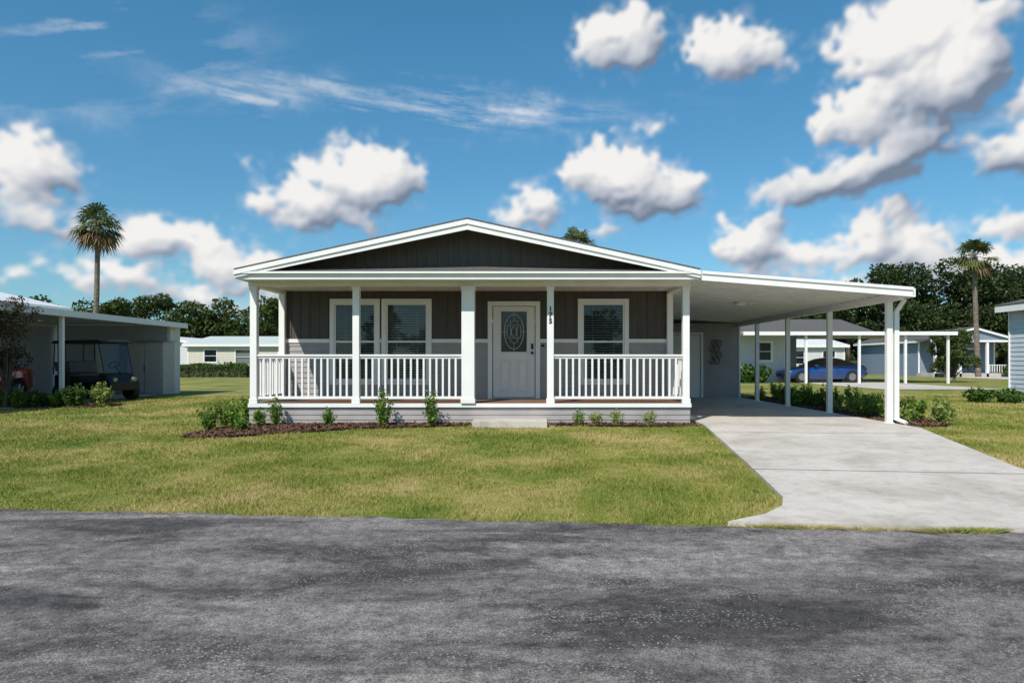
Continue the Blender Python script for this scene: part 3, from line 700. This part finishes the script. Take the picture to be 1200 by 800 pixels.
while yy<22.4:
    shrub('shrub',7.95+rng.uniform(-.15,.15),yy,rng.uniform(.44,.64),.28,FYEL if rng.uniform()<.25 else FGREEN,stems=18,per=42,ls=.06)
    if rng.uniform()<.75:shrub('shrub',7.4+rng.uniform(-.1,.1),yy+.3,rng.uniform(.35,.5),.2,FGREEN if rng.uniform()<.6 else FYEL,stems=12,per=35,ls=.055)
    yy+=.72
xx=-16
while xx<-12.0:
    shrub('shrub',xx,18.3+rng.uniform(-.2,.3),rng.uniform(.42,.62),.36,FGREEN if rng.uniform()<.6 else FDARK,stems=26,per=50,ls=.07)
    xx+=.48
shrub('shrub',-11.65,18.6,.62,.32,FYEL,stems=30,per=50,ls=.06)
for x,y in((13.6,20.6),(14.2,20.2)):shrub('shrub',x,y,.42,.45,FDARK,stems=26,per=50,ls=.09)
for x,y in((-28,58.8),(-26,58.9),(12.6,39.8),(13.4,39.7),(22.5,47),(27,64.5),(28.4,64.6),(38.5,54.4),(33.5,54.4)):
    shrub('shrub',x,y,rng.uniform(.8,1.3),.7,FDARK,stems=30,per=50,ls=.16)
def blob(cl,n,ln,up=0.1):
    out=[]
    for(cx_,cy_,cz_,rx,ry,rz_) in cl:
        d=rdir(n);r=rng.uniform(.35,1.0,(n,1))**.5;r*=1+.18*np.sin(d[:,:1]*5+cx_)*np.cos(d[:,2:]*6+cy_)
        P=np.array([cx_,cy_,cz_])+d*r*np.array([rx,ry,rz_]);out.append(leaves(P,ln,ln*.55,up,out=d*.6))
    return np.concatenate(out)
def hedge(name,x0,x1,y,d,h,m=FDARK,n=9000,ls=.14):
    P=np.stack([rng.uniform(x0,x1,n),y+rng.uniform(-d/2,d/2,n),rng.uniform(0,1,n)**.7*h*(1+.04*np.sin(rng.uniform(0,50,n)))],1)
    P[:,2]*=1+.06*np.sin(P[:,0]*2.1);o=fastmesh(name,leaves(P,ls,ls*.6,.2),4,[m])
    B=Bt();B.box(x0+.1,x1-.1,y-d*.3,y+d*.3,.0,h*.8,BARK);B.make('hedge_core',o)
hedge('hedge',-29.0,-22.4,54.5,1.2,1.05)
hedge('hedge',-21.5,-17,56.5,1.2,1.0,n=6000)
hedge('hedge',-45,-31,56.5,1.2,1.1,n=9000)
def tree(name,x,y,h,cr,m,leafn=500,ls=.2,trunk=.15,bare=.35,ncl=12):
    e=empty(name,(x,y,0));B=Bt();cl=[]
    th=h*bare;B.cyl((0,0,0),(0.05,0,th),trunk,trunk*.7,BARK,8)
    for i in range(ncl):
        t=i*2.4+rng.uniform(-.4,.4);k=rng.uniform(.15,1);rr=cr*.72*math.sqrt(rng.uniform(.05,1))*(1-.4*abs(k-.45))
        c=(rr*math.cos(t),rr*math.sin(t),th+(h-th)*k*.85+.1*h)
        B.cyl((0.05,0,th*rng.uniform(.7,1)),c,trunk*.4,trunk*.08,BARK,6)
        s=cr*rng.uniform(.28,.45);cl.append((*c,s,s,s*.75))
    B.make('trunk_and_limbs',e);fastmesh('crown',blob(cl,leafn,ls),4,[m],parent=e)
tree('crape_myrtle_tree',-13.75,17.9,2.9,.85,FRED,leafn=150,ls=.08,trunk=.05,bare=.15,ncl=18)
tree('round_bush_tree',25.5,41,3.0,1.4,FTREE,leafn=500,ls=.16,trunk=.1,bare=.1,ncl=14)
tree('round_bush_tree',32.6,53.5,2.3,1.1,FTREE,leafn=400,ls=.14,trunk=.1,bare=.08,ncl=12)
def palm(name,x,y,h,cr,nf=46,bend=.3):
    e=empty(name,(x,y,0));B=Bt();n=9
    pts=[(bend*math.sin(k/n*1.6),0,h*k/n) for k in range(n+1)]
    for k in range(n):B.cyl(pts[k],pts[k+1],.21-.05*k/n,.21-.05*(k+1)/n+(.05 if k==n-1 else 0),PALMBARK,10)
    B.make('trunk',e);T=np.array(pts[-1]);V=[];mi=[];Q=Bt()
    for i in range(nf):
        t=i*2.39996;el=math.radians(rng.uniform(-65,80));dead=el<math.radians(-32)
        d=np.array([math.cos(t)*math.cos(el),math.sin(t)*math.cos(el),math.sin(el)])
        pl=cr*rng.uniform(.30,.56);c=T+d*pl+np.array([0,0,-.12*cr*math.cos(el)])
        Q.cyl(T,c,.02,.012,PALMBARK,4)
        side=np.cross(d,[0,0,1]);side/=np.linalg.norm(side);upv=np.cross(side,d)
        for j in range(15):
            a=math.radians(-105+j*15);ld=d*math.cos(a)+side*math.sin(a)+upv*rng.uniform(-.12,.12)
            l=cr*.55*(.75+.25*math.cos(a))*rng.uniform(.8,1.1);mid=c+ld*l*.6;tip=c+ld*l+np.array([0,0,-l*.38])
            w=np.cross(ld,upv);w/=np.linalg.norm(w)+1e-9;w*=.030*cr
            V.append([c-w*.3,mid-w,tip,mid+w]);mi.append(1 if dead else 0)
    Q.make('petioles',e);fastmesh('fronds',np.array(V),4,[FPALM,FDEAD],mi,parent=e)
palm('palm_tree',-31.9,50,11.3,2.1,nf=52)
palm('palm_tree',36.2,55,9.7,1.9,nf=52,bend=-.3)
palm('palm_tree',2.1,35,7.3,1.2)
def mass(name,spec,m,ls=.42,n=230,low=.18):
    e=empty(name);B=Bt();cl=[]
    for(x,y,h,cr) in spec:
        B.cyl((x,y,0),(x,y,h*.6),.28,.15,BARK,6)
        for i in range(13):
            t=i*2.4+rng.uniform(-.5,.5);k=rng.uniform(.0,1);rr=cr*.75*math.sqrt(rng.uniform(0,1))*(1-.45*k)
            s=cr*rng.uniform(.28,.42);cl.append((x+rr*math.cos(t),y+rr*math.sin(t),h*low+(h*(1-low)-s*.6)*k,s,s,s*.72))
            if i%3==0:B.cyl((x,y,h*.45),cl[-1][:3],.1,.03,BARK,4)
    B.make('trunks',e);fastmesh('crowns',blob(cl,n,ls),4,[m],parent=e)
sp=[]
x=-98
while x<-14:
    y=rng.uniform(84,96);h=rng.uniform(8.2,11.2);sp.append((x,y,h,h*rng.uniform(.36,.48)));x+=rng.uniform(1.4,2.3)
x=-100
while x<-12:
    h=rng.uniform(6.5,8.0);sp.append((x,rng.uniform(97,102),h,h*.5));x+=rng.uniform(1.6,2.4)
mass('distant_trees',sp,FTREE,ls=.45)
sp=[]
for x,h in((20,5.5),(22.5,6.0),(25,6.8),(28,8.0),(31,9.0),(33,9.5),(35,10.2),(37,11.2),(39,12.0),(41,11.8),(42.5,12.3),(44,13),(46,13),(48,12.6),(49.5,12),(52,12.4),(54,12.8),(57,12),(60,11.5),(64,11),(69,10),(75,11),(82,9.5),(88,10)):
    sp.append((x,rng.uniform(74,80),h,h*.42))
x=18
while x<95:
    h=rng.uniform(7,9);sp.append((x,rng.uniform(82,86),h,h*.55));x+=rng.uniform(1.6,2.4)
mass('distant_trees',sp,FTREE2,n=330,low=.1)
sp=[]
x=-12
while x<34:
    sp.append((x,rng.uniform(92,100),rng.uniform(6,8),3.2));x+=rng.uniform(2.6,3.6)
mass('distant_trees',sp,FTREE,n=150)
sp=[];x=-90
while x<95:
    sp.append((x,rng.uniform(-45,-35),rng.uniform(5,9),3.5));x+=rng.uniform(6,9)
mass('distant_trees',sp,FTREE,n=100,ls=.6)

# ------------------------------------------------------------ light and sky
ts=Vector((-.45,-.85,1.08)).normalized()
sun=bpy.data.lights.new('sun','SUN');sun.energy=5.0;sun.angle=math.radians(.5);sun.color=(1,.94,.86)
so=bpy.data.objects.new('sun',sun);COL.objects.link(so);so.rotation_euler=ts.to_track_quat('Z','Y').to_euler();so.location=(-20,-30,40)

# cumulus map computed on the sky sphere (azimuth x elevation): R light on the cloud, G cover, B cirrus
NW,NH=2048,1024;PX=math.pi/NW
az,el=np.meshgrid((np.arange(NW)+.5)*PX-math.pi/2,(np.arange(NH)+.5)*PX);az=az.astype(np.float32);el=el.astype(np.float32)
def vnoise(x,y,seed):
    tb=np.random.default_rng(seed).uniform(-1,1,(256,256)).astype(np.float32)
    xi=np.floor(x).astype(np.int32);yi=np.floor(y).astype(np.int32);fx=x-xi;fy=y-yi
    fx=fx*fx*fx*(fx*(fx*6-15)+10);fy=fy*fy*fy*(fy*(fy*6-15)+10);x0=xi&255;x1=(xi+1)&255;y0=yi&255;y1=(yi+1)&255
    a=tb[y0,x0];b=tb[y0,x1];c=tb[y1,x0];d=tb[y1,x1]
    return (a+(b-a)*fx)*(1-fy)+(c+(d-c)*fx)*fy
def fbm(x,y,o,seed,g=.5):
    s=0;a=1;t=0
    for i in range(o):
        s=s+a*vnoise(x,y,seed+i);t+=a;a*=g;x=x*2.03+17.1;y=y*2.03+5.7
    return s/t
def blur(a,r):
    for ax in(0,1):
        for _ in range(2):
            p=np.pad(a,[(r+1,r) if k==ax else (0,0) for k in(0,1)],mode='edge').astype(np.float64);c=np.cumsum(p,axis=ax)
            n=a.shape[ax];a=((np.take(c,range(2*r+1,2*r+1+n),axis=ax)-np.take(c,range(0,n),axis=ax))/(2*r+1)).astype(np.float32)
    return a
wx_=fbm(az*18,el*18,5,11)*.030+fbm(az*90,el*90,4,31)*.009;wy_=fbm(az*18+40,el*18,5,21)*.024+fbm(az*90+9,el*90,4,41)*.009
aw=az+wx_;ew=el+wy_
CL=[(-580,234,60,38),(-605,205,62,24),
(-200,205,70,36),(-262,182,54,28),(-160,222,46,34),(-190,242,40,24),(-235,168,66,18),
(115,212,52,40),(150,190,60,28),(80,230,32,34),(185,205,30,26),
(5,186,30,26),(-10,168,46,14),
(110,374,50,36),(85,364,42,18),(235,362,60,32),(262,346,50,22),
(440,368,82,50),(500,396,70,46),(385,380,50,34),(470,322,84,46),(522,345,44,54),(400,280,68,38),(445,256,66,32),(345,206,84,24),(395,220,66,34),(305,190,46,18),
(262,134,50,38),(330,122,50,24),(420,144,56,42),(462,120,52,32),(385,100,140,18),(300,106,60,14),(500,98,60,20),
(560,168,50,26),(580,250,58,36),(540,232,38,18),(585,118,64,30),(610,300,50,40),
(-450,136,46,32),(-390,130,58,28),(-480,94,70,24),(-350,108,54,30),(-560,158,60,22),(-590,180,46,18),(-590,98,40,16),(-420,76,130,16),(-330,70,90,18),(-290,96,36,22),
(80,150,38,10),(145,284,20,9),(-322,236,26,8),(-90,120,50,8),(700,300,90,50),(780,180,120,50),(-740,260,100,50),(-800,120,120,40),
(1000,350,160,70),(-1050,400,180,70),(2000,300,400,200),(-2200,500,400,200)]
r2=np.random.default_rng(5)
for i in range(34): CL.append((r2.uniform(-900,900),r2.uniform(46,90),r2.uniform(30,90),r2.uniform(6,12)))
Zc=np.zeros((NH,NW),np.float32)
def puff(a,e,r,z0):
    i0=max(0,int((a+math.pi/2-r-.04)/PX));i1=min(NW,int((a+math.pi/2+r+.04)/PX)+2);j0=max(0,int((e-r-.04)/PX));j1=min(NH,int((e+r+.04)/PX)+2)
    if i1<=i0 or j1<=j0:return
    d=((aw[j0:j1,i0:i1]-a)**2+(ew[j0:j1,i0:i1]-e)**2)/(r*r)
    h=np.where(d<1,np.sqrt(np.maximum(0,1-d))*r+z0*np.clip((1-d)*2.5,0,1),0)
    Zc[j0:j1,i0:i1]=np.maximum(Zc[j0:j1,i0:i1],h)
for(a,b,rx,ry) in CL:
    A0=math.atan(a/800);ln=math.hypot(a,800);E0=math.atan(b/ln);ca=math.cos(A0);rax=rx/800*ca*ca;ray=ry/800*ca
    asp=rax/ray;N=int(20*max(1,asp))
    for i in range(N):
        t=r2.uniform(0,2*math.pi);rho=math.sqrt(r2.uniform(0,1));u=rho*math.cos(t);v=rho*math.sin(t)
        if v<-.35:v=-.35-(abs(v)-.35)*.25
        r=ray*r2.uniform(.26,.50)*(1-.35*rho);puff(A0+u*rax*.82,E0+v*ray*.75,r,ray*.6*math.sqrt(max(0,1-rho*rho)))
    for i in range(int(N*4.5)):
        t=r2.uniform(0,2*math.pi);rho=math.sqrt(r2.uniform(0,1));u=rho*math.cos(t);v=rho*math.sin(t)
        if v<-.3:v=-.3-(abs(v)-.3)*.3
        r=ray*r2.uniform(.07,.2);puff(A0+u*rax*1.05,E0+v*ray*1.02,r,ray*.85*math.sqrt(max(0,1-rho*rho)))
nz=fbm(az*45,el*55,6,61,.62)
body=blur((Zc>0).astype(np.float32),4)
cov=np.clip((Zc+nz*.022*(Zc>0)-.003)/.024,0,1);cov=blur(cov,1);cov=np.clip(cov*(.55+.6*body)+nz*.5*(cov>0)*(1-cov),0,1);cov=cov*cov*(3-2*cov)
ragged=blur(np.clip(Zc/.02,0,1),13);cov=np.maximum(cov,np.clip(ragged*(.75+nz*2.2)-.17,0,1)*.7)
cov=blur(cov.astype(np.float32),1)
Zs=blur(Zc+nz*.010*(Zc>0),2);Zm=blur(Zc,8)
Ld=np.array([-.42,.66,.62])
def lam(Z,k):
    gy,gx=np.gradient(Z,PX);gx*=k;gy*=k;n=1/np.sqrt(gx*gx+gy*gy+1);return (-gx*Ld[0]-gy*Ld[1]+Ld[2])*n
sh=.36*lam(Zs,.7)+.64*lam(Zm,1.5)
occ=0
for k,(dx,dy) in enumerate(((8,14),(16,30),(26,50))):
    q=np.roll(np.roll(Zm,dx,axis=1),-dy,axis=0);q[-dy:]=0;occ=occ+np.clip(q-Zm*.55,0,.1)
shade=np.clip(.40+.76*sh-occ*3.7+nz*.20,0,1)
def splat(a,b,rx,ry,k):
    A0=math.atan(a/800);E0=math.atan(b/math.hypot(a,800));ca=math.cos(A0)
    return k*np.exp(-(((aw-A0)/(rx/800*ca*ca))**2+((ew-E0)/(ry/800*ca))**2))
shade=np.clip(shade-splat(360,192,120,30,.42)-splat(410,280,60,34,.14)-splat(560,225,60,26,.3)-splat(620,190,60,40,.15)-splat(150,178,60,14,.12)-splat(-240,160,60,12,.12)+splat(470,385,90,60,.15),0,1)
shade=blur(shade.astype(np.float32),1)
ci=fbm(az*6+el*5,el*30-az*9,7,91,.6);ci2=fbm(az*5,el*40+az*3,7,97,.6)
cir=np.clip((ci+.10)*1.8,0,1)*(splat(-480,375,150,48,1)+splat(-570,305,110,20,.5))+np.clip((ci2+.08)*2.1,0,1)*(splat(-90,296,180,15,1)+splat(-330,320,80,16,.6)+splat(-10,304,40,14,.5))
cir=np.clip(cir*.72,0,1)
up=np.stack([shade,cov,cir,np.ones_like(cov)],-1).astype(np.float32);up=np.concatenate([up,up[:,::-1]],1)
full=np.zeros((NH*2,NW*2,4),np.float32);full[NH:]=up;full[:NH,:,3]=1;full[:NH,:,:3]=up[:1,:,:3]
img=bpy.data.images.new('cloud_map',NW*2,NH*2,alpha=False,float_buffer=False);img.colorspace_settings.name='Non-Color'
img.pixels.foreach_set(full.ravel());img.update();img.pack()

W=bpy.data.worlds.new('World');S.world=W;W.use_nodes=True;nt=W.node_tree;L=nt.links.new
bg=nt.nodes['Background'];STR=.12;bg.inputs['Strength'].default_value=STR
sky=nd(nt,'ShaderNodeTexSky');sky.sky_type='NISHITA';sky.sun_disc=False
sky.sun_elevation=math.asin(ts.z);sky.sun_rotation=math.atan2(ts.x,ts.y);sky.dust_density=.4;sky.ozone_density=2.0;sky.air_density=1.0
tc=nd(nt,'ShaderNodeTexCoord')
en=nd(nt,'ShaderNodeTexEnvironment');en.image=img;L(tc.outputs['Generated'],en.inputs[0])
sx=nd(nt,'ShaderNodeSeparateColor');L(en.outputs[0],sx.inputs[0])
sz=nd(nt,'ShaderNodeSeparateXYZ');L(tc.outputs['Generated'],sz.inputs[0])
mr=nd(nt,'ShaderNodeMapRange');mr.inputs['From Min'].default_value=0;mr.inputs['From Max'].default_value=.42;L(sz.outputs[2],mr.inputs['Value'])
gm=nd(nt,'ShaderNodeMix',data_type='RGBA');gm.inputs[6].default_value=(.54,.76,.86,1);gm.inputs[7].default_value=(.46,1.0,1.10,1);L(mr.outputs[0],gm.inputs[0])
hs=nd(nt,'ShaderNodeMix',data_type='RGBA',blend_type='MULTIPLY');hs.inputs[0].default_value=1;L(sky.outputs[0],hs.inputs[6]);L(gm.outputs[2],hs.inputs[7])
cr=nd(nt,'ShaderNodeValToRGB');cr.color_ramp.elements[0].color=(.18,.23,.32,1);cr.color_ramp.elements[1].color=(.90,.885,.865,1)
e=cr.color_ramp.elements.new(.42);e.color=(.46,.50,.58,1);cr.color_ramp.elements[0].position=.05;cr.color_ramp.elements[-1].position=.9
L(sx.outputs[0],cr.inputs[0])
sc=nd(nt,'ShaderNodeVectorMath',operation='SCALE');sc.inputs['Scale'].default_value=1/STR;L(cr.outputs[0],sc.inputs[0])
m1=nd(nt,'ShaderNodeMix',data_type='RGBA');L(sx.outputs[2],m1.inputs[0]);L(hs.outputs[2],m1.inputs[6]);m1.inputs[7].default_value=(.68/STR,.73/STR,.80/STR,1)
m2=nd(nt,'ShaderNodeMix',data_type='RGBA');L(sx.outputs[1],m2.inputs[0]);L(m1.outputs[2],m2.inputs[6]);L(sc.outputs[0],m2.inputs[7])
L(m2.outputs[2],bg.inputs['Color'])

cam=bpy.data.cameras.new('camera');co=bpy.data.objects.new('camera',cam);COL.objects.link(co)
co.location=(0,0,1.22);co.rotation_euler=(math.pi/2,0,0);cam.lens=24;cam.sensor_width=36;cam.shift_x=-20/1200;cam.shift_y=24/1200;cam.clip_end=4000
S.camera=co
